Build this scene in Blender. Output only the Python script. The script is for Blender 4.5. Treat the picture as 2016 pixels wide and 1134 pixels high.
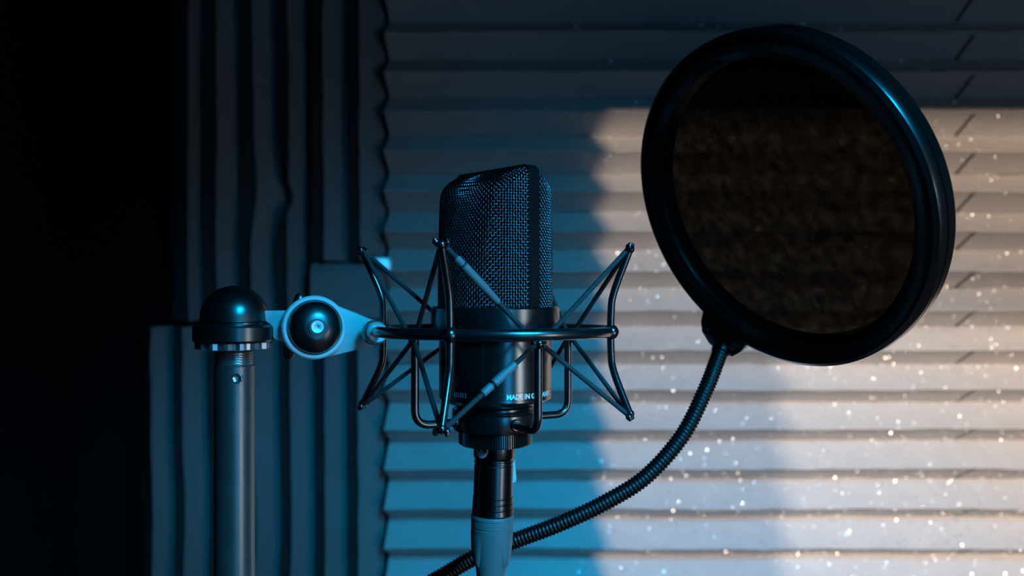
import bpy, bmesh, math, random
import numpy as np
from mathutils import Vector, Matrix, noise

for o in list(bpy.data.objects):
    bpy.data.objects.remove(o, do_unlink=True)
S = bpy.context.scene
C = S.collection
PI = math.pi
FPX = 1667.0                       # focal length in pixels of a 2016 px wide frame

# ------------------------------------------------------------------ camera
cd = bpy.data.cameras.new('camera')
cd.sensor_width = 36.0
cd.lens = FPX / 2016.0 * 36.0
cd.clip_start = 0.01
cd.dof.use_dof = True
cd.dof.focus_distance = 0.43
cd.dof.aperture_fstop = 7.2
cam = bpy.data.objects.new('camera', cd)
cam.rotation_euler = (PI / 2, 0, 0)
C.objects.link(cam)
S.camera = cam

# ------------------------------------------------------------------ world, exposure, lights
W = bpy.data.worlds.new('world')
W.use_nodes = True
W.node_tree.nodes['Background'].inputs[0].default_value = (0.5, 0.65, 0.8, 1)
W.node_tree.nodes['Background'].inputs[1].default_value = 0.001
S.world = W
S.view_settings.view_transform = 'Standard'
S.view_settings.look = 'None'
S.view_settings.gamma = 1.0
S.view_settings.exposure = 0.0
S.view_settings.use_curve_mapping = False


def point_lamp(name, loc, power, col, rad):
    l = bpy.data.lights.new(name, 'POINT')
    l.energy = power
    l.color = col
    l.shadow_soft_size = rad
    o = bpy.data.objects.new(name, l)
    o.location = loc
    C.objects.link(o)
    return o


def area_lamp(name, loc, target, sx, sy, power, col, spread=180.0):
    l = bpy.data.lights.new(name, 'AREA')
    l.shape = 'RECTANGLE'
    l.size = sx
    l.size_y = sy
    l.energy = power
    l.color = col
    l.spread = math.radians(spread)
    o = bpy.data.objects.new(name, l)
    o.location = loc
    o.rotation_euler = (Vector(target) - Vector(loc)).to_track_quat('-Z', 'Y').to_euler()
    C.objects.link(o)
    return o


# two warm hallway bulbs shining in through the doorway behind the camera
point_lamp('hall_bulb', (0.775, -2.0, 0.565), 355, (1.0, 0.74, 0.54), 0.007)
point_lamp('hall_bulb', (0.645, -2.0, 0.70), 285, (1.0, 0.77, 0.56), 0.011)
# added area light standing in for pale light bounced off the hallway
area_lamp('hall_bounce_fill', (0.52, -2.1, -0.15), (0.62, -0.9, 0.0), 0.36, 0.5, 3.0, (1.0, 0.95, 0.90))
# blue led panel high up at the right, behind the camera, angled down at the wall
area_lamp('blue_led_panel', (0.50, -0.36, 0.50), (0.18, 0.66, -0.62), 0.30, 0.42, 8.0, (0.005, 0.45, 0.92), 68.0)
# area lights added for stripe highlights: blue beyond the doorway, pale at right wall
area_lamp('blue_stripe_fill', (0.88, -1.25, -0.33), (0.0, 0.45, -0.2), 0.34, 0.70, 3.5, (0.03, 0.42, 0.95))
area_lamp('pale_stripe_fill', (0.99, -0.28, -0.28), (-0.01, 0.45, -0.2), 0.30, 0.55, 0.45, (0.72, 0.88, 1.0), 60.0)


# ------------------------------------------------------------------ helpers
def P(px, py, d):
    """point seen at photo pixel (px, py) at distance d in front of the camera"""
    return np.array([(px - 1008.0) * d / FPX, d, (567.0 - py) * d / FPX])


def ident(o, label=None, cat=None, group=None, kind=None):
    if label: o['label'] = label
    if cat: o['category'] = cat
    if group: o['group'] = group
    if kind: o['kind'] = kind
    return o


def thing(name, loc, label, cat, group=None):
    o = bpy.data.objects.new(name, None)
    o.empty_display_size = 0.02
    o.location = loc
    C.objects.link(o)
    return ident(o, label, cat, group)


def root_loc(o):
    v = Vector((0, 0, 0))
    while o is not None:
        v += o.location
        o = o.parent
    return v


def mesh(name, verts, faces, mat, parent=None, smooth=True, sharp=None):
    """world-space vertices -> one mesh object, child of parent"""
    v = np.asarray(verts, float)
    if parent is not None:
        v = v - np.array(root_loc(parent))
    me = bpy.data.meshes.new(name)
    me.from_pydata([tuple(p) for p in v], [], [tuple(int(i) for i in f) for f in faces])
    me.materials.append(mat)
    if smooth:
        me.polygons.foreach_set('use_smooth', [True] * len(me.polygons))
        if sharp:
            me.set_sharp_from_angle(angle=math.radians(sharp))
    me.update()
    o = bpy.data.objects.new(name, me)
    o.parent = parent
    C.objects.link(o)
    return o


class Geo:
    """collects vertices and faces of one part"""
    def __init__(s):
        s.v = []
        s.f = []

    def add(s, v, f):
        n = len(s.v)
        s.v.extend([tuple(p) for p in v])
        s.f.extend([tuple(i + n for i in q) for q in f])
        return s

    def build(s, name, mat, parent=None, smooth=True, sharp=40):
        return mesh(name, s.v, s.f, mat, parent, smooth, sharp)


def frame(axis):
    a = np.asarray(axis, float)
    a = a / np.linalg.norm(a)
    h = np.array([0, 0, 1.0]) if abs(a[2]) < 0.9 else np.array([0, 1.0, 0])
    u = np.cross(h, a)
    u /= np.linalg.norm(u)
    return u, np.cross(a, u), a


def lathe(prof, o=(0, 0, 0), axis=(0, 0, 1), seg=64, closed=False):
    """prof: list of (radius, height along axis); closed profile makes a ring"""
    u, w, a = frame(axis)
    o = np.asarray(o, float)
    V, F = [], []
    n = len(prof)
    idx = []
    for r, h in prof:
        if r < 1e-7:
            idx.append([len(V)] * seg)
            V.append(o + a * h)
        else:
            idx.append(list(range(len(V), len(V) + seg)))
            for k in range(seg):
                t = 2 * PI * k / seg
                V.append(o + a * h + r * (math.cos(t) * u + math.sin(t) * w))
    for i in range(n if closed else n - 1):
        A, B = idx[i], idx[(i + 1) % n]
        for k in range(seg):
            q = [A[k], A[(k + 1) % seg], B[(k + 1) % seg], B[k]]
            q2 = []
            for x in q:
                if x not in q2: q2.append(x)
            if len(q2) > 2: F.append(q2)
    return V, F


def smooth_path(pts, n=8):
    p = [np.asarray(q, float) for q in pts]
    p = [2 * p[0] - p[1]] + p + [2 * p[-1] - p[-2]]
    out = []
    for i in range(1, len(p) - 2):
        for k in range(n):
            t = k / n
            a, b, c, d = p[i - 1], p[i], p[i + 1], p[i + 2]
            out.append(0.5 * (2 * b + (c - a) * t + (2 * a - 5 * b + 4 * c - d) * t * t + (3 * b - a - 3 * c + d) * t ** 3))
    out.append(p[-2])
    return out


def round_path(pts, r, n=6):
    """polyline with its corners rounded by radius r"""
    p = [np.asarray(q, float) for q in pts]
    out = [p[0]]
    for i in range(1, len(p) - 1):
        a = p[i - 1] - p[i]
        b = p[i + 1] - p[i]
        la, lb = np.linalg.norm(a), np.linalg.norm(b)
        t = min(r, la * 0.48, lb * 0.48)
        A = p[i] + a / la * t
        B = p[i] + b / lb * t
        for k in range(n + 1):
            s = k / n
            out.append((1 - s) ** 2 * A + 2 * s * (1 - s) * p[i] + s * s * B)
    out.append(p[-1])
    return out


def tube(pts, r, sides=12, caps=True, closed=False):
    p = [np.asarray(q, float) for q in pts]
    n = len(p)
    rr = r if hasattr(r, '__len__') else [r] * n
    V, F = [], []
    t0 = p[1] - p[0]
    u, w, _ = frame(t0)
    for i in range(n):
        if closed:
            t = p[(i + 1) % n] - p[i - 1]
        else:
            t = p[min(i + 1, n - 1)] - p[max(i - 1, 0)]
        t = t / np.linalg.norm(t)
        u = u - t * np.dot(u, t)
        u /= np.linalg.norm(u)
        w = np.cross(t, u)
        for k in range(sides):
            a = 2 * PI * k / sides
            V.append(p[i] + rr[i] * (math.cos(a) * u + math.sin(a) * w))
    for i in range(n if closed else n - 1):
        j = (i + 1) % n
        for k in range(sides):
            l = (k + 1) % sides
            F.append((i * sides + k, i * sides + l, j * sides + l, j * sides + k))
    if caps and not closed:
        F.append(tuple(range(sides))[::-1])
        F.append(tuple((n - 1) * sides + k for k in range(sides)))
    return V, F


def ball(c, r, seg=16, rings=10, squash=(1, 1, 1)):
    prof = [(r * math.sin(PI * i / rings), -r * math.cos(PI * i / rings)) for i in range(rings + 1)]
    prof[0] = (0, -r)
    prof[-1] = (0, r)
    V, F = lathe(prof, (0, 0, 0), (0, 0, 1), seg)
    return [np.asarray(c) + np.asarray(v) * np.asarray(squash) for v in V], F


def box(lo, hi, bev=0.0):
    bm = bmesh.new()
    bmesh.ops.create_cube(bm, size=1.0)
    lo, hi = Vector(lo), Vector(hi)
    for v in bm.verts:
        v.co = Vector([(lo[i] + hi[i]) / 2 + v.co[i] * (hi[i] - lo[i]) for i in range(3)])
    if bev > 0:
        bmesh.ops.bevel(bm, geom=bm.edges[:], offset=bev, segments=2, profile=0.5, affect='EDGES')
    bm.verts.index_update()
    V = [tuple(v.co) for v in bm.verts]
    F = [tuple(v.index for v in f.verts) for f in bm.faces]
    bm.free()
    return V, F


def slab(outline, o, axis, up, h0, h1, bev=0.0):
    """prism of a 2-D outline (x along axis cross up ... ) between heights h0 and h1 along axis"""
    a = np.asarray(axis, float); a /= np.linalg.norm(a)
    y = np.asarray(up, float); y = y - a * np.dot(a, y); y /= np.linalg.norm(y)
    x = np.cross(y, a)
    bm = bmesh.new()
    vs = [bm.verts.new(np.asarray(o) + x * p[0] + y * p[1] + a * h0) for p in outline]
    f = bm.faces.new(vs)
    r = bmesh.ops.extrude_face_region(bm, geom=[f])
    for e in r['geom']:
        if isinstance(e, bmesh.types.BMVert):
            e.co += Vector(a * (h1 - h0))
    bmesh.ops.recalc_face_normals(bm, faces=bm.faces)
    if bev > 0:
        bmesh.ops.bevel(bm, geom=bm.edges[:], offset=bev, segments=2, profile=0.5, affect='EDGES', clamp_overlap=True)
    bm.verts.index_update()
    V = [tuple(v.co) for v in bm.verts]
    F = [tuple(v.index for v in f.verts) for f in bm.faces]
    bm.free()
    return V, F


def text_geo(s, height, bold=0.0, depth=0.0):
    """flat lettering as (verts, faces) with x to the right, y up, baseline at 0; returns width too"""
    cu = bpy.data.curves.new('lettering', 'FONT')
    cu.body = s
    cu.size = height / 0.69
    cu.offset = bold
    cu.extrude = depth
    cu.resolution_u = 3
    ob = bpy.data.objects.new('lettering', cu)
    C.objects.link(ob)
    dg = bpy.context.evaluated_depsgraph_get()
    me = ob.evaluated_get(dg).to_mesh()
    V = [tuple(v.co) for v in me.vertices]
    F = [tuple(p.vertices) for p in me.polygons]
    ob.to_mesh_clear()
    bpy.data.objects.remove(ob, do_unlink=True)
    bpy.data.curves.remove(cu)
    w = max(v[0] for v in V) - min(v[0] for v in V)
    m = min(v[0] for v in V)
    return [(v[0] - m, v[1], v[2]) for v in V], F, w


# ------------------------------------------------------------------ materials
def material(name, col, rough=0.5, metal=0.0, var=0.0, scale=60.0, bump=0.0, bscale=400.0, coat=0.0, spec=0.5, rvar=0.0, crough=0.22):
    m = bpy.data.materials.new(name)
    m.use_nodes = True
    nt = m.node_tree
    b = nt.nodes['Principled BSDF']
    b.inputs['Base Color'].default_value = (*col, 1)
    b.inputs['Roughness'].default_value = rough
    b.inputs['Metallic'].default_value = metal
    b.inputs['Specular IOR Level'].default_value = spec
    b.inputs['Coat Weight'].default_value = coat
    b.inputs['Coat Roughness'].default_value = crough
    tc = nt.nodes.new('ShaderNodeTexCoord')
    if var > 0 or rvar > 0:
        n = nt.nodes.new('ShaderNodeTexNoise')
        n.inputs['Scale'].default_value = scale
        n.inputs['Detail'].default_value = 5
        nt.links.new(tc.outputs['Object'], n.inputs['Vector'])
        if var > 0:
            r = nt.nodes.new('ShaderNodeMapRange')
            r.inputs[3].default_value = 1 - var
            r.inputs[4].default_value = 1 + var
            nt.links.new(n.outputs['Fac'], r.inputs[0])
            mx = nt.nodes.new('ShaderNodeMix')
            mx.data_type = 'RGBA'
            mx.blend_type = 'MULTIPLY'
            mx.inputs[0].default_value = 1.0
            mx.inputs[6].default_value = (*col, 1)
            nt.links.new(r.outputs[0], mx.inputs[7])
            nt.links.new(mx.outputs[2], b.inputs['Base Color'])
        if rvar > 0:
            r2 = nt.nodes.new('ShaderNodeMapRange')
            r2.inputs[3].default_value = max(0.02, rough - rvar)
            r2.inputs[4].default_value = rough + rvar
            nt.links.new(n.outputs['Fac'], r2.inputs[0])
            nt.links.new(r2.outputs[0], b.inputs['Roughness'])
    if bump > 0:
        n2 = nt.nodes.new('ShaderNodeTexNoise')
        n2.inputs['Scale'].default_value = bscale
        n2.inputs['Detail'].default_value = 4
        nt.links.new(tc.outputs['Object'], n2.inputs['Vector'])
        bp = nt.nodes.new('ShaderNodeBump')
        bp.inputs['Strength'].default_value = bump
        bp.inputs['Distance'].default_value = 0.002
        nt.links.new(n2.outputs['Fac'], bp.inputs['Height'])
        nt.links.new(bp.outputs[0], b.inputs['Normal'])
    return m


M = {}
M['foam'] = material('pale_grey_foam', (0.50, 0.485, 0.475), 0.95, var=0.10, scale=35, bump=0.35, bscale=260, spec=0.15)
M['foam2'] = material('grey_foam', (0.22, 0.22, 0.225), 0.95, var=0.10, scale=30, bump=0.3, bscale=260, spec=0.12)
M['sheet'] = material('foam_backing', (0.10, 0.10, 0.10), 0.95, var=0.1, scale=40, spec=0.1)
M['fleck'] = material('foam_cell_film', (0.92, 0.90, 0.88), 0.38, metal=1.0, var=0.05)
M['wall'] = material('charcoal_wall_paint', (0.045, 0.045, 0.05), 0.9, var=0.15, scale=12, bump=0.1, bscale=120, spec=0.2)
M['black_wall'] = material('black_fabric_wall', (0.006, 0.0065, 0.008), 0.95, var=0.25, scale=20, bump=0.3, bscale=500, spec=0.05)
M['floor'] = material('dark_carpet', (0.05, 0.05, 0.055), 0.95, var=0.2, scale=80, bump=0.4, bscale=600, spec=0.05)
M['mic'] = material('black_satin_lacquer', (0.005, 0.005, 0.0055), 0.24, var=0.08, scale=200, bump=0.02, bscale=2500, rvar=0.03, coat=1.0, spec=1.0)
M['wire'] = material('black_woven_wire', (0.18, 0.19, 0.20), 0.24, metal=1.0, var=0.1, scale=300, spec=0.6)
M['core'] = material('inner_gauze', (0.004, 0.004, 0.005), 0.8, var=0.1, scale=300, spec=0.1)
M['print'] = material('white_print', (0.92, 0.92, 0.92), 0.25, var=0.03, spec=1.0, coat=1.0)
M['print_dim'] = material('grey_print', (0.20, 0.20, 0.20), 0.6, var=0.03)
M['rod'] = material('black_gloss_paint', (0.004, 0.004, 0.005), 0.22, var=0.1, scale=200, spec=1.0, coat=1.0)
M['ring'] = material('black_satin_paint', (0.005, 0.005, 0.006), 0.27, var=0.1, scale=200, spec=1.0, coat=1.0)
M['cord'] = material('grey_black_elastic', (0.030, 0.031, 0.033), 0.6, var=0.3, scale=900, bump=0.5, bscale=1800)
M['sleeve'] = material('grey_cord_sleeve', (0.14, 0.145, 0.15), 0.5, var=0.1, scale=500)
M['silver'] = material('matt_grey_metal', (0.56, 0.57, 0.58), 0.55, var=0.06, scale=120, bump=0.03, bscale=1500)
M['washer'] = material('dull_nickel', (0.55, 0.56, 0.57), 0.38, metal=0.4, var=0.06, scale=200)
M['bolt'] = material('bright_zinc', (0.85, 0.86, 0.87), 0.35, metal=0.3, var=0.04, scale=300)
M['rubber'] = material('black_plastic', (0.003, 0.003, 0.0035), 0.32, var=0.1, scale=150, spec=1.0, coat=0.6)
M['steel'] = material('dark_steel_tube', (0.16, 0.155, 0.15), 0.36, metal=0.8, var=0.12, scale=90, rvar=0.06)
M['thread'] = material('bare_steel', (0.42, 0.42, 0.43), 0.3, metal=0.9, var=0.12, scale=200)
M['hoop'] = material('black_hoop_plastic', (0.002, 0.002, 0.002), 0.20, var=0.1, scale=60, spec=1.0, coat=0.6)
M['neck'] = material('black_gooseneck', (0.004, 0.004, 0.004), 0.34, var=0.15, scale=300, spec=0.4)
M['boot'] = material('grey_rubber_boot', (0.11, 0.112, 0.115), 0.5, var=0.08, scale=200)
M['shell'] = material('black_chrome', (0.09, 0.092, 0.095), 0.27, metal=1.0, var=0.06, scale=200)
M['sticker'] = material('white_sticker', (0.82, 0.83, 0.82), 0.55, var=0.03)
M['ink'] = material('black_ink', (0.01, 0.01, 0.01), 0.6, var=0.05)
M['scrap'] = material('bright_wall_stand_in', (0.9, 0.9, 0.9), 0.40, metal=0.75, var=0.03, scale=80)  # metallic, so the scrap shines like a lit bit of bare wall
M['latch'] = material('cream_latch', (0.75, 0.70, 0.6), 0.35, metal=0.3, var=0.04)
M['cable'] = material('black_cable_jacket', (0.015, 0.015, 0.016), 0.5, var=0.1)


def fabric_material():
    m = bpy.data.materials.new('black_nylon_gauze')
    m.use_nodes = True
    nt = m.node_tree
    b = nt.nodes['Principled BSDF']
    out = nt.nodes['Material Output']
    b.inputs['Base Color'].default_value = (0.006, 0.006, 0.006, 1)
    b.inputs['Roughness'].default_value = 0.8
    b.inputs['Specular IOR Level'].default_value = 0.15
    tr = nt.nodes.new('ShaderNodeBsdfTransparent')
    tr.inputs[0].default_value = (1.0, 0.93, 0.80, 1)
    mx = nt.nodes.new('ShaderNodeMixShader')
    tc = nt.nodes.new('ShaderNodeTexCoord')
    n = nt.nodes.new('ShaderNodeTexNoise')
    n.inputs['Scale'].default_value = 150
    n.inputs['Detail'].default_value = 6
    r = nt.nodes.new('ShaderNodeMapRange')
    r.inputs[1].default_value = 0.36
    r.inputs[2].default_value = 0.68
    r.inputs[3].default_value = 0.92
    r.inputs[4].default_value = 0.81
    nt.links.new(tc.outputs['Object'], n.inputs['Vector'])
    nt.links.new(n.outputs['Fac'], r.inputs[0])
    nt.links.new(r.outputs[0], mx.inputs[0])
    nt.links.new(tr.outputs[0], mx.inputs[1])
    nt.links.new(b.outputs[0], mx.inputs[2])
    nt.links.new(mx.outputs[0], out.inputs[0])
    return m


M['gauze'] = fabric_material()

# ------------------------------------------------------------------ the room
YB = 1.166          # back wall
XL, XR, YF, ZF, ZC = -0.60, 1.02, -0.90, -1.50, 0.97


def struct(name, parts, mat):
    g = Geo()
    for lo, hi in parts: g.add(*box(lo, hi))
    return ident(g.build(name, mat, None, smooth=False), kind='structure')


struct('wall_back', [((XL - 0.1, YB, ZF), (XR + 0.1, YB + 0.08, ZC))], M['black_wall'])
struct('wall_left', [((XL - 0.08, YF, ZF), (XL, YB, ZC))], M['black_wall'])
struct('wall_right', [((XR, YF, ZF), (XR + 0.08, YB, ZC))], M['wall'])
DX0, DX1, DZ = 0.545, 0.97, 0.452      # doorway behind the camera
struct('wall_front', [((-2.2, YF - 0.06, ZF), (DX0, YF, ZC)), ((DX1, YF - 0.06, ZF), (2.4, YF, ZC)),
                      ((DX0, YF - 0.06, DZ), (DX1, YF, ZC))], M['wall'])
struct('floor', [((-2.2, -2.6, ZF - 0.06), (2.4, YB + 0.08, ZF))], M['floor'])
struct('ceiling', [((XL - 0.1, YF - 0.06, ZC), (XR + 0.1, YB + 0.08, ZC + 0.06))], M['wall'])

# ------------------------------------------------------------------ acoustic foam
DV, DP = 1.152, 1.101          # distance of the valleys and of the ridges
PER = 0.05167
ZP0 = 0.3332                   # height of ridge 0
DOWN = 0.0230                  # ridge to the valley below it


def nz(x, y, z, s, seed=0.0):
    return noise.noise(Vector((x * s + seed, y * s - seed, z * s + 2 * seed)))


def foam_y(y, x, z, seed):
    return y + 0.0016 * nz(x, 0, z, 14, seed) + 0.0007 * nz(x, 0, z, 60, seed + 3)


def h_panel(name, x0, x1, label, k0, k1, zoff=0.0, seed=0.0, close_right=0.0, flecks=0, fx=None):
    root = thing(name, ((x0 + x1) / 2, DV, ZP0 + zoff - k1 * PER), label, 'foam panel', 'ridged foam panels on the back wall')
    ztop = ZP0 + zoff - (k0 - 1) * PER - DOWN
    zbot = ZP0 + zoff - k1 * PER - DOWN
    mesh('backing_sheet', *box((x0, DV, zbot), (x1, YB - 0.0006, ztop)), M['sheet'], root, smooth=False)
    nx = max(8, int((x1 - x0) / 0.012))
    fv, ff = [], []
    rnd = random.Random(int(x1 * 100) + 5)
    for k in range(k0, k1 + 1):
        zp = ZP0 + zoff - k * PER
        prof = []
        up = PER - DOWN
        for t in (0, .06, .25, .45, .65, .85, .94):
            prof.append((zp + up * (1 - t), DV + (DP - DV) * t, 'u'))
        prof.append((zp + 0.0006, DP + 0.0004, 'p'))
        prof.append((zp - 0.0006, DP + 0.0004, 'p'))
        for t in (.06, .15, .35, .55, .75, .94, 1.0):
            prof.append((zp - DOWN * t, DP + (DV - DP) * t, 'd'))
        V, F = [], []
        m = len(prof)
        for j, (z, y, tag) in enumerate(prof):
            for i in range(nx + 1):
                xe = x1
                if close_right and (tag != 'd' or z > zp - DOWN * 0.1): xe = x1 + close_right
                x = x0 + (xe - x0) * i / nx
                zz = z + 0.0016 * nz(x, y, zp, 7, seed + 9) + 0.0012 * nz(x, 0, z, 25, seed + 4)
                V.append((x, foam_y(y, x, zz, seed), zz))
        for j in range(m - 1):
            for i in range(nx):
                a = j * (nx + 1) + i
                F.append((a, a + nx + 1, a + nx + 2, a + 1))
        F.append(tuple(j * (nx + 1) for j in range(m)))
        c0 = len(V)
        V.append((x1, DV, zp))
        for j in range(m - 1): F.append((c0, (j + 1) * (nx + 1) + nx, j * (nx + 1) + nx))
        mesh('ridge', V, F, M['foam'], root, True, 28)
        if flecks and -1 <= k <= 15:
            for q in range(flecks if k > 5 else flecks // 2):
                t = rnd.random()
                x = fx[0] + (fx[1] - fx[0]) * rnd.random()
                if rnd.random() < 0.72:
                    z, y = zp + up * (1 - t ** 1.7), DV + (DP - DV) * t ** 1.7
                    n0 = Vector((0, -0.48, 0.88))
                else:
                    z, y = zp - DOWN * t, DP + (DV - DP) * t
                    n0 = Vector((0, -0.42, -0.9))
                c = Vector((x, foam_y(y, x, z, seed), z)) + n0 * 0.0012
                n = (Vector((-0.03, -1, 0.2)) + 0.6 * Vector((rnd.uniform(-1, 1), rnd.uniform(-.3, .3), rnd.uniform(-1, 1)))).normalized()
                u = n.orthogonal().normalized()
                w = n.cross(u)
                s = 0.0003 + 0.0008 * rnd.random() ** 1.6
                b = len(fv)
                for a in range(5):
                    an = a * 2 * PI / 5 + q
                    fv.append(c + s * (math.cos(an) * u + math.sin(an) * w))
                ff.append(tuple(range(b, b + 5)))
    if flecks:
        f = mesh('cell_flecks', [tuple(v) for v in fv], ff, M['fleck'], root, smooth=False)
        f['kind'] = 'stuff'
        f['label'] = 'tiny glinting cells on the foam surface'
    return root


XS0 = -0.1665        # left edge of the wide panel
XS1 = 0.6008         # seam on the right
h_panel('acoustic_foam_panel', XS0, XS1, 'wide pale grey foam panel with horizontal ridges behind the microphone',
        -6, 18, 0.0, 1.0, close_right=0.0050, flecks=560, fx=(0.08, 0.60))
h_panel('acoustic_foam_panel', XS1 + 0.0050, 0.98, 'pale grey foam panel right of the zigzag seam, beyond the pop filter',
        -6, 18, -0.0004, 1.0, flecks=150, fx=(0.606, 0.75))


def px_x(px, d): return (px - 1008.0) * d / FPX
def py_z(py, d): return (567.0 - py) * d / FPX


def v_panel(name, valleys, peaks, z0, z1, label, seed=0.0, wob=None, pinch=None):
    """vertical ridges: valleys[i] < peaks[i] < valleys[i+1] in photo pixels; z0 bottom, z1 top"""
    xv = [px_x(p, DV) for p in valleys]
    xp = [px_x(p, DP) for p in peaks]
    root = thing(name, ((xv[0] + xv[-1]) / 2, DV, z0), label, 'foam panel', 'ridged foam panels on the back wall')
    mesh('backing_sheet', *box((xv[0], DV, z0), (xv[-1], YB - 0.0006, z1)), M['sheet'], root, smooth=False)
    nzs = max(10, int((z1 - z0) / 0.012))
    for i, p in enumerate(xp):
        a, b = xv[i], xv[i + 1]
        prof = []
        prof.append((a + 0.0005, DV - 0.0002 + 0.012))
        for t in (.06, .25, .5, .75, .94): prof.append((a + (p - a) * t, DV + (DP - DV) * t))
        prof.append((p - 0.0008, DP + 0.0006)); prof.append((p + 0.0008, DP + 0.0006))
        for t in (.06, .25, .5, .75, .94, 1.0): prof.append((p + (b - p) * t, DP + (DV - DP) * t))
        V, F = [], []
        m = len(prof)
        for j, (x, y) in enumerate(prof):
            for q in range(nzs + 1):
                z = z0 + (z1 - z0) * q / nzs
                dx = 0.0042 * nz(x, 0, z, 5.0, seed + 2) + 0.0012 * nz(x, 0, z, 22, seed)
                if wob: dx += wob(x, z)
                yy = y
                if pinch: yy = y + pinch(i, z) * (DV - 0.002 - y)
                V.append((x + dx, foam_y(yy, x, z, seed), z))
        for j in range(m - 1):
            for q in range(nzs):
                s = j * (nzs + 1) + q
                F.append((s, s + 1, s + nzs + 2, s + nzs + 1))
        F.append(tuple(j * (nzs + 1) for j in range(m))[::-1])
        F.append(tuple(j * (nzs + 1) + nzs for j in range(m)))
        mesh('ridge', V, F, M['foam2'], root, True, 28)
    return root


def wob_top(x, z):
    # the groove near the middle of this panel swings right and back again
    c = px_x(545, DV)
    w = math.exp(-((x - c) / 0.016) ** 2)
    return w * (0.017 * math.exp(-((z - py_z(385, DV)) / 0.05) ** 2) - 0.004 * math.exp(-((z - py_z(480, DV)) / 0.05) ** 2))


def pinch_top(i, z):
    return 0.75 * math.exp(-((z - py_z(386, DP)) / 0.010) ** 2) if i == 3 else 0.0


ZT = 0.62
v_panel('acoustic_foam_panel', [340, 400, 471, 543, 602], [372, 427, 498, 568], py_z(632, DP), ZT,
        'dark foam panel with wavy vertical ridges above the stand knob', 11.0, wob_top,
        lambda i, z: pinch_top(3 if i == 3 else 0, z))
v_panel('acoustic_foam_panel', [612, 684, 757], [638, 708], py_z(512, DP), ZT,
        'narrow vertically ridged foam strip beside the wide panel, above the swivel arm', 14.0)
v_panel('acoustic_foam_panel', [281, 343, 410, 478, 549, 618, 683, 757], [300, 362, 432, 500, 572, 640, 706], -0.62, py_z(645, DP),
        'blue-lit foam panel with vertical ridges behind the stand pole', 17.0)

# smooth-faced foam block filling the gap behind the swivel arm
blk = thing('foam_block', (px_x(690, DV), DV, py_z(642, DP)), 'smooth foam block filling the gap behind the grey swivel arm', 'foam block')
xa, xb = px_x(606, DP), px_x(752, DP)
V, F = [], []
prof = [(py_z(516, DV), DV), (py_z(518, DP), DP + 0.022), (py_z(535, DP), DP + 0.014), (py_z(580, DP), DP + 0.012), (py_z(625, DP), DP + 0.018), (py_z(642, DP), DV)]
for j, (z, y) in enumerate(prof):
    for q in range(21):
        x = xa + (xb - xa) * q / 20
        V.append((x, foam_y(y, x, z, 21), z + 0.002 * nz(x, 0, z, 12, 3)))
for j in range(len(prof) - 1):
    for q in range(20):
        s = j * 21 + q
        F.append((s, s + 21, s + 22, s + 1))
F.append(tuple(j * 21 for j in range(len(prof))))
F.append(tuple(j * 21 + 20 for j in range(len(prof)))[::-1])
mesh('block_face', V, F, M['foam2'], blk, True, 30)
mesh('backing_sheet', *box((xa, DV, py_z(642, DP)), (xb, YB - 0.0006, py_z(516, DV))), M['sheet'], blk, smooth=False)

# bright metallic scrap added in place of a lit corner of bare wall
sc = px_x(752, DP)
V, F = slab([(-0.0115, 0.008), (0.0105, 0.0085), (0.0118, -0.002), (0.0085, -0.011), (0.002, -0.006), (-0.006, -0.002)],
            (sc, DP + 0.004, py_z(520, DP)), (0.28, -0.94, 0.14), (0, 0, 1), 0, 0.002, 0.0004)
ident(mesh('lit_wall_scrap', V, F, M['scrap'], None, True, 40), 'small bright scrap standing in for a lit corner of bare wall', 'wall patch')

# ------------------------------------------------------------------ microphone
D0 = 0.450
MX = (975 - 1008) * D0 / FPX
MC = np.array([MX, D0, 0.0])
R = 0.0301
PH1 = math.radians(-90 + 41)          # plan angle of the frame band (towards camera, to the right)
E1 = np.array([math.cos(PH1), math.sin(PH1), 0])
E2 = np.array([-math.sin(PH1), math.cos(PH1), 0])
ZT0 = 0.0622                          # top of the grille
ZB0 = -0.012

mic = thing('condenser_microphone', (MX, D0, -0.061), 'black large-diaphragm studio microphone with woven wire head', 'microphone')


def rho(c2, z, off):
    w = R * (1 - max(0.0, (z + 0.005)) / 0.066 * 0.344)
    a = abs(c2)
    if a < 1e-6: return R - off
    rs = w / a
    n = 14.0
    return (R ** -n + rs ** -n) ** (-1 / n) - off


def head_curve(phi, off=0.0):
    """profile of the head at plan angle phi: list of (radius, z), base to apex"""
    c2 = math.cos(phi - (PH1 + PI / 2))
    rc = 0.0035 + 0.008 * abs(c2)
    rt = rho(c2, 0.055, off)
    he = ZT0 - off - 0.36 * rt * abs(c2)
    z1 = he - rc
    pts = []
    n = 40
    for i in range(n + 1):
        z = ZB0 + (z1 - ZB0) * i / n
        pts.append((rho(c2, z, off), z))
    A = pts[-1]
    B = (rt - rc * 1.2, ZT0 - off - 0.36 * (rt - rc * 1.2) * abs(c2))
    for i in range(1, 9):
        t = i / 8
        pts.append(((1 - t) ** 2 * A[0] + 2 * t * (1 - t) * rt + t * t * B[0], (1 - t) ** 2 * A[1] + 2 * t * (1 - t) * he + t * t * B[1]))
    for i in range(1, 9):
        t = i / 8
        r = B[0] * (1 - t)
        pts.append((r, ZT0 - off - 0.36 * r * abs(c2)))
    p = np.array(pts)
    L = np.concatenate([[0], np.cumsum(np.hypot(np.diff(p[:, 0]), np.diff(p[:, 1])))])
    return p, L


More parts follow.
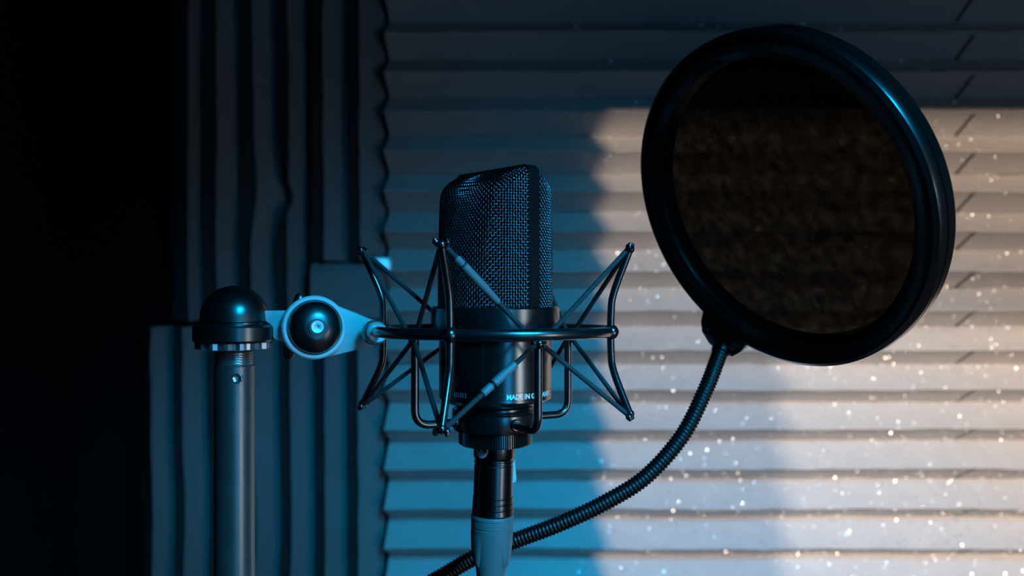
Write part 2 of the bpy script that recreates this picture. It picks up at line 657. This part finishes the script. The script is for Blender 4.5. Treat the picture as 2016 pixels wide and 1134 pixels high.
def head_build():
    NV = 132
    pitch = 2 * PI * R / NV
    curves = []
    for k in range(NV * 2):
        phi = 2 * PI * k / (NV * 2)
        curves.append((phi,) + head_curve(phi))

    def pt(ci, a):
        phi, p, L = curves[ci]
        r = np.interp(a, L, p[:, 0])
        z = np.interp(a, L, p[:, 1])
        r2 = np.interp(a + 3e-4, L, p[:, 0]); z2 = np.interp(a + 3e-4, L, p[:, 1])
        r1 = np.interp(a - 3e-4, L, p[:, 0]); z1 = np.interp(a - 3e-4, L, p[:, 1])
        tr, tz = r2 - r1, z2 - z1
        l = math.hypot(tr, tz) or 1.0
        nr, nzv = tz / l, -tr / l
        d = np.array([math.cos(phi), math.sin(phi), 0])
        return MC + d * r + np.array([0, 0, z]), d * nr + np.array([0, 0, nzv]), r

    amp, wr = 0.00036, 0.00029
    g = Geo()
    for k in range(NV):
        phi, p, L = curves[2 * k]
        Lm = L[-1]
        pts = []
        i = 0
        while True:
            a = (i + 0.5) * pitch / 2
            if a > Lm - 0.0015: break
            q, n, r = pt(2 * k, a)
            if r < 0.0200 and k % 2: break
            if r < 0.0100 and k % 4: break
            if r < 0.0045: break
            s = 0.0 if i % 2 else (1 if ((i // 2) + k) % 2 else -1)
            pts.append(q + n * amp * s)
            i += 1
        g.add(*tube(pts, wr, 4, caps=False))
    rows = int(max(c[2][-1] for c in curves) / pitch)
    for j in range(rows):
        a = (j + 0.5) * pitch
        # crossing with the vertical at i = 2j (approx): opposite phase
        run, runs = [], []
        for c in range(NV * 2):
            if a < curves[c][2][-1] - 0.003:
                q, n, r = pt(c, a)
                s = 0.0 if c % 2 else (-1 if (j + c // 2) % 2 else 1)
                run.append(q + n * amp * s)
            else:
                if len(run) > 3: runs.append(run)
                run = []
        if len(run) == NV * 2:
            g.add(*tube(run, wr, 4, caps=False, closed=True))
        else:
            if len(run) > 3: runs.append(run)
            for rn in runs: g.add(*tube(rn, wr, 4, caps=False))
    o = g.build('woven_wire_grille', M['wire'], mic, True, None)
    o['kind'] = 'stuff'
    o['label'] = 'woven black wire mesh of the microphone head'
    # fine gauze behind the woven wire
    V, F = [], []
    NS, NR = 96, 34
    for k in range(NS):
        p, L = head_curve(2 * PI * k / NS, 0.0009)
        d = np.array([math.cos(2 * PI * k / NS), math.sin(2 * PI * k / NS), 0])
        for i in range(NR):
            a = L[-1] * i / NR
            V.append(MC + d * np.interp(a, L, p[:, 0]) + np.array([0, 0, np.interp(a, L, p[:, 1])]))
    top = len(V)
    V.append(MC + np.array([0, 0, ZT0 - 0.0009]))
    for k in range(NS):
        l = (k + 1) % NS
        for i in range(NR - 1):
            F.append((k * NR + i, l * NR + i, l * NR + i + 1, k * NR + i + 1))
        F.append((k * NR + NR - 1, l * NR + NR - 1, top))
    mesh('inner_gauze', V, F, M['core'], mic, True)


head_build()

# frame band running up one side of the head, over the top and down the other
bw, bt = 0.0034, 0.0013
path = []
rb, zb, cr = R + 0.0002, ZT0 - 0.0008, 0.0042
for z in np.linspace(ZB0, zb - cr, 12): path.append((rb, z))
for i in range(1, 9):
    a = PI / 2 * i / 8
    path.append((rb - cr + cr * math.cos(a), zb - cr + cr * math.sin(a)))
for r in np.linspace(rb - cr, -(rb - cr), 14)[1:-1]: path.append((r, zb))
for i in range(0, 9):
    a = PI / 2 + PI / 2 * i / 8
    path.append((-(rb - cr) + cr * math.cos(a), zb - cr + cr * math.sin(a)))
for z in np.linspace(zb - cr, ZB0, 12)[1:]: path.append((-rb, z))
V, F = [], []
sec = [(-bw, -bt), (-bw, bt * 0.55), (-bw + 0.0006, bt), (bw - 0.0006, bt), (bw, bt * 0.55), (bw, -bt)]
for i, (r, z) in enumerate(path):
    a, b = path[max(0, i - 1)], path[min(len(path) - 1, i + 1)]
    t = np.array([b[0] - a[0], b[1] - a[1]]); t /= np.linalg.norm(t)
    n = np.array([t[1], -t[0]])
    for u, h in sec:
        V.append(MC + E1 * (r + n[0] * h) + E2 * u + np.array([0, 0, z + n[1] * h]))
m = len(sec)
for i in range(len(path) - 1):
    for k in range(m):
        l = (k + 1) % m
        F.append((i * m + k, (i + 1) * m + k, (i + 1) * m + l, i * m + l))
mesh('frame_band', V, F, M['mic'], mic, True, 30)

# cylindrical body with two fine grooves and a tapered foot
RB = 0.0298
prof = [(0, -0.010), (RB - 0.002, -0.010), (RB, -0.011), (RB, -0.0520), (RB - 0.0003, -0.0521), (RB - 0.0003, -0.0524), (RB, -0.0525),
        (RB, -0.0562), (RB - 0.0004, -0.0563), (RB - 0.0004, -0.0567), (RB, -0.0568), (RB, -0.0577), (RB - 0.0006, -0.0584), (0.0255, -0.0605),
        (0.0215, -0.0608), (0.0205, -0.0625), (0.0205, -0.067), (0, -0.067)]
mesh('body', *lathe(prof, MC, (0, 0, 1), 128), M['mic'], mic, True, 25)


def wrap_text(s, az0, zbase, h, name, mat, stretch=1.0, bold=0.0, parent=None, rad=RB, c=MC):
    V, F, w = text_geo(s, h, bold, 0.00004)
    out = []
    for x, y, z in V:
        a = az0 + x * stretch / rad
        r = rad + 0.00007 + z
        out.append((c[0] + r * math.sin(a), c[1] - r * math.cos(a), zbase + y))
    o = mesh(name, out, F, mat, parent, False)
    return o, w


wrap_text('MADE IN GERMANY', math.radians(12.2), -0.0556, 0.0024, 'lettering', M['print'], 0.93, 0.00012, mic)[0]['label'] = 'white print reading MADE IN GERMANY'
wrap_text('151313', math.radians(-43), -0.0550, 0.0022, 'serial_number', M['print_dim'], 0.9, 0.00004, mic)[0]['label'] = 'faint printed number on the body'

# ------------------------------------------------------------------ shock mount
sm = thing('shock_mount', (MX, D0, -0.082), 'black spider shock mount cradling the microphone on elastic cords', 'shock mount')


def ring_z(y): return -0.0228 + 0.020 * (D0 - y)


RR = 0.0618
pts = []
for k in range(120):
    a = 2 * PI * k / 120
    x, y = MX + RR * math.sin(a), D0 - RR * math.cos(a)
    pts.append((x, y, ring_z(y)))
mesh('outer_ring', *tube(pts, 0.0028, 18, closed=True), M['ring'], sm, True)

# plastic cup that holds the top of the microphone body
prof = [(0.0305, -0.0099), (0.0330, -0.0096), (0.0341, -0.0106), (0.0341, -0.0255), (0.0330, -0.0268), (0.0303, -0.0268), (0.0303, -0.011)]
mesh('cup', *lathe(prof, MC, (0, 0, 1), 96, closed=True), M['mic'], sm, True, 35)

# collar below the body and knurled nut
prof = [(0.0206, -0.0635), (0.0224, -0.0635), (0.0230, -0.0640), (0.0228, -0.0647), (0.0222, -0.0650), (0.0230, -0.0656), (0.0230, -0.0725), (0.0222, -0.0745), (0.0202, -0.0752),
        (0.0, -0.0752), (0.0, -0.0672), (0.0206, -0.0672)]
collar = mesh('collar', *lathe(prof, MC, (0, 0, 1), 96), M['mic'], sm, True, 30)
V, F = [], []
NK = 100
hs = [(-0.0750, 0.0188), (-0.0753, 0.0195), (-0.0817, 0.0195), (-0.0826, 0.0186), (-0.0826, 0.011)]
for h, r in hs:
    for k in range(NK * 4):
        a = 2 * PI * k / (NK * 4)
        rr = r - (0.0009 if (k % 4) >= 2 and r > 0.0187 else 0.0)
        V.append(MC + np.array([rr * math.cos(a), rr * math.sin(a), h]))
n = NK * 4
for j in range(len(hs) - 1):
    for k in range(n):
        F.append((j * n + k, (j + 1) * n + k, (j + 1) * n + (k + 1) % n, j * n + (k + 1) % n))
mesh('knurled_nut', V, F, M['mic'], sm, True, 20)


def polar(az, r, z):
    a = math.radians(az)
    return np.array([MX + r * math.sin(a), D0 - r * math.cos(a), z])


OUT = {'front': (-18.4, 0.0722), 'right': (71.0, 0.0722), 'back': (161.6, 0.0722), 'left': (-101.0, 0.0742)}
INN = {'fr': (28.0, 0.0458), 'br': (117.5, 0.0452), 'bl': (-153.0, 0.0452), 'fl': (-63.0, 0.0452)}
TZ, BZ = 0.0195, -0.0635
tip_t, tip_b, tip_i = {}, {}, {}
for key, (az, rt) in OUT.items():
    pr = polar(az, RR + 0.0012, 0)
    zr = ring_z(pr[1])
    for sgn, zt, store in ((1, TZ, tip_t), (-1, BZ, tip_b)):
        p = [polar(az, RR + 0.0006, zr), polar(az, RR + 0.0008, zr + sgn * 0.010), polar(az, RR + 0.0022, zr + sgn * 0.020), polar(az, rt, zt)]
        path = smooth_path(p, 8)
        h = mesh('hook_rod', *tube(path, 0.0019, 14), M['rod'], sm, True, 50)
        tip = polar(az, rt, zt)
        store[key] = tip
        tang = np.array([math.cos(math.radians(az)), math.sin(math.radians(az)), 0])
        rad_ = np.array([math.sin(math.radians(az)), -math.cos(math.radians(az)), 0])
        g = Geo()
        g.add(*ball(tip, 0.0024, 14, 8))
        for s2 in (-1, 1):
            g.add(*tube(smooth_path([tip + tang * s2 * 0.0008, tip + tang * s2 * 0.0026 + np.array([0, 0, sgn * 0.0010]),
                                     tip + tang * s2 * 0.0030 + np.array([0, 0, sgn * 0.0030]) + rad_ * 0.0012], 4), [0.0017] * 6 + [0.0014, 0.0011, 0.0007], 10))
        g.build('forked_tip', M['rod'], h)
    b = mesh('ring_joint', *ball(polar(az, RR + 0.0008, zr), 0.0040, 20, 12), M['rod'], sm, True)
for key, (az, ri) in INN.items():
    zc = -0.0698
    tipz = -0.0270
    p = round_path([polar(az, 0.0215, zc), polar(az, ri, zc - 0.0002), polar(az, ri, tipz)], 0.0085, 8)
    h = mesh('cradle_rod', *tube(p, 0.0021, 14), M['rod'], sm, True, 50)
    tip = polar(az, ri + 0.0008, tipz)
    tip_i[key] = tip
    g = Geo()
    g.add(*ball(tip, 0.0028, 14, 8))
    tang = np.array([math.cos(math.radians(az)), math.sin(math.radians(az)), 0])
    for s2 in (-1, 1):
        g.add(*tube([tip + tang * s2 * 0.001, tip + tang * s2 * 0.0030 + np.array([0, 0, 0.0006]), tip + tang * s2 * 0.0036 + np.array([0, 0, 0.0022])], [0.0016, 0.0014, 0.0008], 10))
    g.build('forked_tip', M['rod'], h)
    mesh('rod_ferrule', *lathe([(0.0, 0.0210), (0.0030, 0.0210), (0.0032, 0.0232), (0.0026, 0.0242), (0.0, 0.0242)], polar(az, 0, zc), polar(az, 1, 0) - polar(az, 0, 0), 20), M['rubber'], h, True, 40)

links = [('front', 'fr'), ('front', 'fl'), ('right', 'fr'), ('right', 'br'), ('back', 'br'), ('back', 'bl'), ('left', 'fl'), ('left', 'bl')]
for o_, i_ in links:
    for sgn, store in ((1, tip_t), (-1, tip_b)):
        a = store[o_] + np.array([0, 0, 0.0012 * sgn])
        b = tip_i[i_] + np.array([0, 0, -0.0008 * sgn])
        d = b - a
        mid = (a + b) / 2
        rr = 0.00125
        path = [a + d * t for t in np.linspace(0, 1, 14)]
        c = mesh('elastic_cord', *tube(path, rr, 12), M['cord'], sm, True, 60)
        if o_ == 'front' and i_ == 'fr':
            L = np.linalg.norm(d)
            if sgn > 0:
                mesh('cord_sleeve', *tube([a + d * t for t in (0.14, 0.15, 0.155, 0.20, 0.205)], [0.0013, 0.0017, 0.0019, 0.0019, 0.0014], 12), M['sleeve'], c, True, 40)
                mesh('cord_sleeve', *tube([a + d * t for t in (0.215, 0.22, 0.23, 0.42, 0.55, 0.57)], [0.0014, 0.0019, 0.0021, 0.0021, 0.0016, 0.0012], 12), M['sleeve'], c, True, 40)
            else:
                s1 = mesh('cord_sleeve', *tube([a + d * t for t in (0.40, 0.405, 0.41, 0.49, 0.495, 0.50)], [0.0013, 0.0019, 0.0020, 0.0020, 0.0019, 0.0013], 14), M['sleeve'], c, True, 40)
                mesh('cord_sleeve', *tube([a + d * t for t in (0.515, 0.52, 0.53, 0.72, 0.74, 0.745)], [0.0013, 0.0021, 0.0022, 0.0022, 0.0021, 0.0013], 14), M['sleeve'], c, True, 40)
                # raised figures along the sleeve, facing the camera
                V, F, w = text_geo('300', 0.0027, 0.0, 0.00015)
                ex = d / L
                ev = np.cross(np.array([0, -1.0, 0]), ex); ev = -ev if ev[2] < 0 else ev
                ev /= np.linalg.norm(ev)
                en = np.cross(ex, ev)
                st = a + d * 0.53 + en * 0.00215 - ev * 0.00135
                mesh('raised_figures', [st + ex * v[0] * 0.92 + ev * v[1] + en * v[2] for v in V], F, M['sleeve'], c, False)

# swivel: washer, arm plate, round clutch with dome, toothed ring and black dome cap
DA = 0.452
pc = P(741, 655, D0 - 0.004)
ax = np.array([0.42, -0.90, 0.05])
mesh('washer', *lathe([(0.0026, 0.0022), (0.0048, 0.0024), (0.0056, 0.0016), (0.0056, -0.0008), (0.0026, -0.0008)], pc, ax, 40, closed=True), M['washer'], sm, True, 35)
mesh('washer_seat', *lathe([(0.0, -0.0006), (0.0064, -0.0006), (0.0066, -0.0020), (0.0066, -0.0052), (0.0, -0.0052)], pc, ax, 40), M['rubber'], sm, True, 35)


def plate(outline_px, d, thick, bev):
    o = P(617, 645, d)
    k = d / FPX
    return slab([((x - 617) * k, (645 - y) * k) for x, y in outline_px], o, (0, -1, 0), (0, 0, 1), 0, thick, bev)


arc = [(741 + 22 * math.cos(t), 655 - 24 * math.sin(t)) for t in np.linspace(1.35, -1.45, 12)]
arm = [(640, 594), (664, 601), (700, 615), (728, 627)] + arc + [(738, 679), (700, 689), (655, 700), (636, 703), (610, 690), (600, 650), (610, 605)]
mesh('swivel_arm', *plate(arm, DA + 0.011, 0.0065, 0.0009), M['silver'], sm, True, 35)
k = D0 / FPX
oc = P(617, 645, D0)
CAX = np.array([0.36, -0.93, 0.07]); CAX /= np.linalg.norm(CAX)
cl = mesh('clutch_disc', *lathe([(0.0, -0.004), (0.0162, -0.004), (0.0168, -0.003), (0.0168, 0.0040), (0.0160, 0.0050), (0.0146, 0.0052), (0.0142, 0.0044), (0.0, 0.0044)], oc, CAX, 72), M['silver'], sm, True, 30)
lug = [(524, 611), (575, 611), (600, 611), (600, 672), (560, 671), (550, 668), (543, 664), (543, 642), (538, 638), (529, 632), (525, 622)]
mesh('clutch_lug', *plate(lug, D0 + 0.003, 0.0062, 0.0008), M['silver'], cl, True, 35)
dprof = [(0.0143, 0.0042), (0.0139, 0.0060)]
for t in np.linspace(0.0, 1.0, 10):
    a = t * 1.15
    dprof.append((0.0138 * math.cos(a), 0.0060 + 0.0075 * math.sin(a)))
dprof.append((0.0, dprof[-1][1]))
mesh('black_dome', *lathe(dprof, oc, CAX, 60), M['rubber'], cl, True, 30)
ob = oc + CAX * 0.0136
bo = mesh('bolt_head', *lathe([(0.0018, 0.0010), (0.0030, 0.0012), (0.0034, 0.0008), (0.0034, -0.004), (0.0018, -0.004)], ob, CAX, 40, closed=True), M['bolt'], cl, True, 30)
mesh('hex_socket', *lathe([(0.0, -0.0004), (0.0010, -0.0004), (0.0011, 0.0007), (0.0019, 0.0008), (0.0019, -0.001), (0.0, -0.001)], ob, CAX, 6), M['washer'], bo, False)
mesh('bolt_washer', *lathe([(0.0036, 0.0004), (0.0042, 0.0004), (0.0043, -0.003), (0.0036, -0.003)], ob, CAX, 36, closed=True), M['rubber'], bo, True, 30)
wa, wb = P(592, 578, D0 + 0.016), P(567, 706, D0 + 0.016)
wm = (wa + wb) / 2
wn = Geo()
wn.add(*tube([wm, wm + (wa - wm) * 0.35, wm + (wa - wm) * 0.7, wm + (wa - wm) * 0.92, wa], [0.0046, 0.0042, 0.0034, 0.0028, 0.0016], 14))
wn.add(*tube([wm, wm + (wb - wm) * 0.35, wm + (wb - wm) * 0.7, wm + (wb - wm) * 0.92, wb], [0.0046, 0.0042, 0.0034, 0.0028, 0.0016], 14))
wn.add(*lathe([(0, -0.006), (0.006, -0.006), (0.006, 0.010), (0, 0.010)], wm, (0, -1, 0), 24))
wn.build('wing_nut', M['rubber'], sm)

SX = (462 - 1008) * D0 / FPX
SC = np.array([SX, D0, 0])


def zz(py): return (567 - py) * D0 / FPX


dome = [(0.0, zz(562))]
for t in np.linspace(0.06, 1.0, 14):
    a = t * PI / 2
    dome.append((0.0176 * math.sin(a), zz(626) + (zz(562) - zz(626)) * math.cos(a)))
dome += [(0.0178, zz(632)), (0.0170, zz(634)), (0.0170, zz(637)), (0.0205, zz(639)), (0.0212, zz(643)), (0.0212, zz(668)), (0.0204, zz(672)), (0.0, zz(672))]
mesh('dome_cap', *lathe(dome, SC, (0, 0, 1), 72), M['rubber'], sm, True, 30)
V, F = [], []
NT = 16
hs = [(zz(671), 0.014), (zz(673), 0.0200), (zz(685), 0.0200), (zz(688), 0.014)]
for h, r in hs:
    for kk in range(NT * 4):
        a = 2 * PI * (kk + 0.5) / (NT * 4)
        rr = r - (0.0014 if (kk % 4) >= 2 and r > 0.015 else 0.0)
        V.append(SC + np.array([rr * math.cos(a), rr * math.sin(a), h]))
n = NT * 4
for j in range(len(hs) - 1):
    for kk in range(n):
        F.append((j * n + kk, (j + 1) * n + kk, (j + 1) * n + (kk + 1) % n, j * n + (kk + 1) % n))
F.append(tuple(range(n))); F.append(tuple(3 * n + kk for kk in range(n))[::-1])
mesh('toothed_ring', V, F, M['thread'], sm, True, 25)

# ------------------------------------------------------------------ microphone stand
st = thing('microphone_stand', (SX, D0, ZF), 'dark steel microphone stand pole under the black dome cap', 'mic stand')
RP = 0.0104
prof = [(0.0, zz(690) + 0.002)]
zt = zz(690)
for i in range(6):
    prof += [(0.0096, zt - i * 0.0013), (0.0103, zt - i * 0.0013 - 0.0005), (0.0096, zt - i * 0.0013 - 0.0011)]
prof.append((0.0, zt - 0.009))
mesh('threaded_tip', *lathe(prof, SC, (0, 0, 1), 48), M['thread'], st, True, 25)
mesh('pole', *lathe([(0.0, zz(717)), (RP - 0.0008, zz(717)), (RP, zz(720)), (RP, -0.62), (0.0, -0.62)], SC, (0, 0, 1), 64), M['steel'], st, True, 30)
mesh('lower_tube', *lathe([(0.0, -0.60), (0.0125, -0.60), (0.0135, -0.606), (0.0135, ZF + 0.02), (0.0, ZF + 0.02)], SC, (0, 0, 1), 48), M['steel'], st, True, 30)
mesh('round_base', *lathe([(0.0, ZF + 0.040), (0.018, ZF + 0.040), (0.024, ZF + 0.024), (0.105, ZF + 0.014), (0.120, ZF + 0.008), (0.120, ZF), (0.0, ZF)], SC, (0, 0, 1), 72), M['rubber'], st, True, 30)
hc = P(467, 745, D0 - RP)
mesh('set_screw', *lathe([(0.0010, -0.0003), (0.0022, 0.0004), (0.0026, 0.0001), (0.0026, -0.002), (0.0, -0.002), (0.0, -0.0004)], hc, (0.10, -1, 0), 24), M['thread'], st, True, 30)

# ------------------------------------------------------------------ pop filter
PA, PB = -0.988, -0.380
NF = np.array([math.sin(PA) * math.cos(PB), -math.cos(PA) * math.cos(PB), math.sin(PB)])
FC = P(1525, 402.3, 0.455)
FR = 0.0934
pf = thing('pop_filter', (FC[0], FC[1], FC[2] - FR), 'large round black pop filter with fine gauze on a gooseneck', 'pop filter')
h = 0.0078
prof = [(FR - 0.0145, -h), (FR - 0.002, -h), (FR, -h + 0.0015), (FR, -0.0006), (FR - 0.0008, 0.0), (FR - 0.0008, 0.0006), (FR, 0.0012), (FR, 0.0040), (FR - 0.0008, h - 0.0018), (FR - 0.0030, h), (FR - 0.0055, h + 0.0003), (FR - 0.0105, h - 0.0008),
        (FR - 0.0140, h - 0.0042), (FR - 0.0145, h - 0.006)]
mesh('hoop', *lathe(prof, FC, NF, 160, closed=True), M['hoop'], pf, True, 28)
for s in (-0.0062, 0.0006):
    u_, w_, a_ = frame(NF)
    V, F = [FC + NF * s], []
    NRg, NSg = 10, 96
    for r in range(1, NRg + 1):
        for kk in range(NSg):
            t = 2 * PI * kk / NSg
            V.append(FC + NF * s + (FR - 0.0143) * r / NRg * (math.cos(t) * u_ + math.sin(t) * w_))
    for kk in range(NSg):
        F.append((0, 1 + kk, 1 + (kk + 1) % NSg))
    for r in range(NRg - 1):
        for kk in range(NSg):
            a = 1 + r * NSg
            F.append((a + kk, a + NSg + kk, a + NSg + (kk + 1) % NSg, a + (kk + 1) % NSg))
    mesh('gauze', V, F, M['gauze'], pf, True)
# bracket where the gooseneck joins the hoop
u_, w_, a_ = frame(NF)
best = min(range(720), key=lambda q: (lambda p: (1008 + FPX * p[0] / p[1] - 1434) ** 2 + (567 - FPX * p[2] / p[1] - 648) ** 2)(FC + FR * (math.cos(q * PI / 360) * u_ + math.sin(q * PI / 360) * w_)))
rd = math.cos(best * PI / 360) * u_ + math.sin(best * PI / 360) * w_
td = np.cross(NF, rd)
BR = FC + rd * FR


def bpt(x, y, s): return BR + td * x + rd * y + NF * s


out = [(-0.017, -0.005), (0.017, -0.005), (0.0160, 0.005), (0.0125, 0.0115), (0.0055, 0.0155), (-0.0055, 0.0155), (-0.0125, 0.0115), (-0.0160, 0.005)]
br = mesh('bracket', *slab(out, BR, NF, rd, -0.0065, 0.0072, 0.0012), M['hoop'], pf, True, 35)
for sx in (-0.0098, 0.0098):
    mesh('screw', *lathe([(0.0, 0.0094), (0.0016, 0.0093), (0.0027, 0.0085), (0.0029, 0.0070), (0.0, 0.0070)], bpt(sx, 0.0072, 0), NF, 20), M['neck'], br, True, 30)
dbr = BR[1]
gp = [bpt(0, 0.010, 0), P(1411, 712, dbr - 0.004), P(1388, 770, 0.505), P(1343, 858, 0.497), P(1272, 938, 0.492), P(1190, 990, 0.490), P(1100, 1032, 0.490),
      P(1010, 1066, 0.494), P(930, 1100, 0.498), P(860, 1140, 0.500), P(770, 1185, 0.498), P(660, 1220, 0.490), P(560, 1236, 0.476), P(520, 1240, 0.468)]
sp = smooth_path(gp, 40)
sp = np.array(sp)
Ls = np.concatenate([[0], np.cumsum(np.linalg.norm(np.diff(sp, axis=0), axis=1))])
stp = 0.00055
aa = np.arange(0, Ls[-1], stp)
pts = np.stack([np.interp(aa, Ls, sp[:, i]) for i in range(3)], 1)
rad = [0.00455 + 0.00042 * math.cos(2 * PI * a / 0.0022) for a in aa]
mesh('gooseneck', *tube(list(pts), rad, 18), M['neck'], pf, True)
fe = [pts[int(i)] for i in (2, 6, 18, 22)]
mesh('neck_ferrule', *tube(fe, [0.0050, 0.0058, 0.0058, 0.0052], 18), M['hoop'], pf, True, 40)
cz = P(512, 1240, 0.46)[2]
cg = Geo()
cg.add(*box((SX - 0.018, D0 - 0.020, cz - 0.014), (SX + 0.010, D0 + 0.024, cz + 0.014), 0.002))
cg.add(*box((SX + 0.008, D0 + 0.006, cz - 0.009), (SX + 0.022, D0 + 0.026, cz + 0.009), 0.002))
cg.build('stand_clamp', M['hoop'], pf)

# ------------------------------------------------------------------ microphone cable with its connector
lean = np.array([-0.028, 0.0, -1.0]); lean /= np.linalg.norm(lean)
KO = MC + np.array([-0.0004, 0, -0.0815])
cb = thing('microphone_cable', tuple(KO + lean * 0.02), 'black cable with grey rubber boot plugged in under the microphone', 'cable')
up = -lean


def kl(prof, seg=64): return lathe([(r, -d) for r, d in prof], KO, up, seg)


sh = mesh('connector_shell', *kl([(0.0, 0.0), (0.0110, 0.0), (0.0110, 0.0074), (0.0106, 0.0084), (0.0104, 0.0086), (0.0101, 0.0090), (0.0101, 0.0096), (0.0105, 0.0099), (0.0105, 0.0108), (0.0101, 0.0112), (0.0101, 0.0118), (0.0104, 0.0122),
                                  (0.0104, 0.0282), (0.0102, 0.0284), (0.0102, 0.0288), (0.0107, 0.0292), (0.0107, 0.0312), (0.0103, 0.0315), (0.0103, 0.0318), (0.0108, 0.0322), (0.0108, 0.0342), (0.0104, 0.0345), (0.0104, 0.0348), (0.0109, 0.0352), (0.0110, 0.0378), (0.0106, 0.0384), (0.0, 0.0384)]), M['shell'], cb, True, 25)
bt_ = mesh('rubber_boot', *kl([(0.0, 0.0384), (0.0110, 0.0386), (0.0113, 0.0392), (0.0113, 0.0404), (0.0110, 0.0406), (0.0110, 0.0411), (0.0112, 0.0413), (0.0112, 0.0446), (0.0109, 0.0448), (0.0109, 0.0453), (0.0112, 0.0456), (0.0111, 0.0475), (0.0104, 0.054), (0.0093, 0.061), (0.0080, 0.068), (0.0068, 0.076), (0.0056, 0.085), (0.0046, 0.098), (0.0040, 0.104), (0.0, 0.104)]), M['boot'], cb, True, 30)
ku, kw, ka = frame(up)


def kpt(az, r, d):
    a = math.radians(az)
    v = np.array([math.sin(a), -math.cos(a), 0])
    v = v - up * np.dot(v, up); v /= np.linalg.norm(v)
    return KO + v * r + lean * d


def boot_r(d): return float(np.interp(d, [0.0456, 0.0475, 0.054, 0.061, 0.068, 0.076], [0.0112, 0.0111, 0.0104, 0.0093, 0.0080, 0.0068]))


# flutes moulded into the boot: raised tongue-shaped ribs
for az in (-62, 62, 182):
    V, F = [], []
    nd, na = 10, 7
    for i in range(nd + 1):
        d = 0.0475 + 0.019 * i / nd
        wid = 38 * (0.55 + 0.45 * math.cos(PI * 0.55 * i / nd)) if i > 0 else 34
        for j in range(na + 1):
            e = -1 + 2 * j / na
            bulge = 0.0011 * (1 - abs(e) ** 6) * (0.2 + 0.8 * min(1, i / nd * 1.6)) - (0.0004 if abs(e) > 0.99 else 0)
            if i == nd: bulge = -0.0006
            V.append(kpt(az + e * wid, boot_r(d) + bulge, d))
    for i in range(nd):
        for j in range(na):
            s = i * (na + 1) + j
            F.append((s, s + 1, s + na + 2, s + na + 1))
    mesh('boot_tongue', V, F, M['boot'], bt_, True, 50)
# cream release latch at the right side of the shell
V, F = [], []
sec = [(0.0104, 0.0096, 0.0012), (0.0112, 0.0100, 0.0016), (0.0117, 0.0150, 0.0018), (0.0123, 0.0196, 0.0020), (0.0121, 0.0210, 0.0018), (0.0104, 0.0216, 0.0018)]
for r, d, hw in sec:
    for e in (-1, 1):
        V.append(kpt(96, r, d) + np.array([0, e * hw, 0]))
for r, d, hw in (sec[0], sec[-1]):
    for e in (-1, 1): V.append(kpt(96, 0.0098, d) + np.array([0, e * hw, 0]))
n = len(sec)
for i in range(n - 1): F.append((2 * i, 2 * i + 1, 2 * i + 3, 2 * i + 2))
F.append((0, 2 * n, 2 * n + 1, 1)); F.append((2 * n - 2, 2 * n - 1, 2 * n + 3, 2 * n + 2)); F.append((2 * n, 2 * n + 2, 2 * n + 3, 2 * n + 1))
F.append(tuple([2 * i for i in range(n)] + [2 * n + 2, 2 * n])[::-1]); F.append(tuple([2 * i + 1 for i in range(n)] + [2 * n + 3, 2 * n + 1]))
mesh('release_latch', V, F, M['latch'], sh, True, 30)['label'] = 'cream release latch'
# round white sticker, half hidden under the knurled nut
V, F = [kpt(-36, 0.01112, 0.0032)], []
for kk in range(28):
    t = 2 * PI * kk / 28
    V.append(kpt(-36 + math.degrees(0.0040 * math.cos(t) / 0.011), 0.01112, 0.0032 + 0.0042 * math.sin(t)))
for kk in range(28): F.append((0, 1 + kk, 1 + (kk + 1) % 28))
sk = mesh('sticker', V, F, M['sticker'], sh, True)
sk['label'] = 'round white sticker with black strokes'
g = Geo()
for a0, a1, d0, d1 in ((-47, -42, 0.0016, 0.0036), (-37, -29, 0.0016, 0.0052), (-31, -36, 0.0016, 0.0034)):
    p = [kpt(a0 + (a1 - a0) * t, 0.01118, d0 + (d1 - d0) * t) for t in np.linspace(0, 1, 4)]
    g.add(*tube(p, 0.00022, 6))
g.build('sticker_stroke', M['ink'], sk)
e = KO + lean * 0.100
cp = smooth_path([e, e + np.array([-0.006, 0.002, -0.10]), e + np.array([-0.02, 0.01, -0.5]), np.array([e[0] - 0.02, e[1] + 0.03, ZF + 0.12]), np.array([e[0] + 0.03, e[1] + 0.06, ZF + 0.01]),
                  np.array([e[0] + 0.16, e[1] + 0.10, ZF + 0.0034]), np.array([e[0] + 0.40, e[1] - 0.10, ZF + 0.0034])], 12)
mesh('cable_jacket', *tube(cp, 0.0034, 12), M['cable'], cb, True)
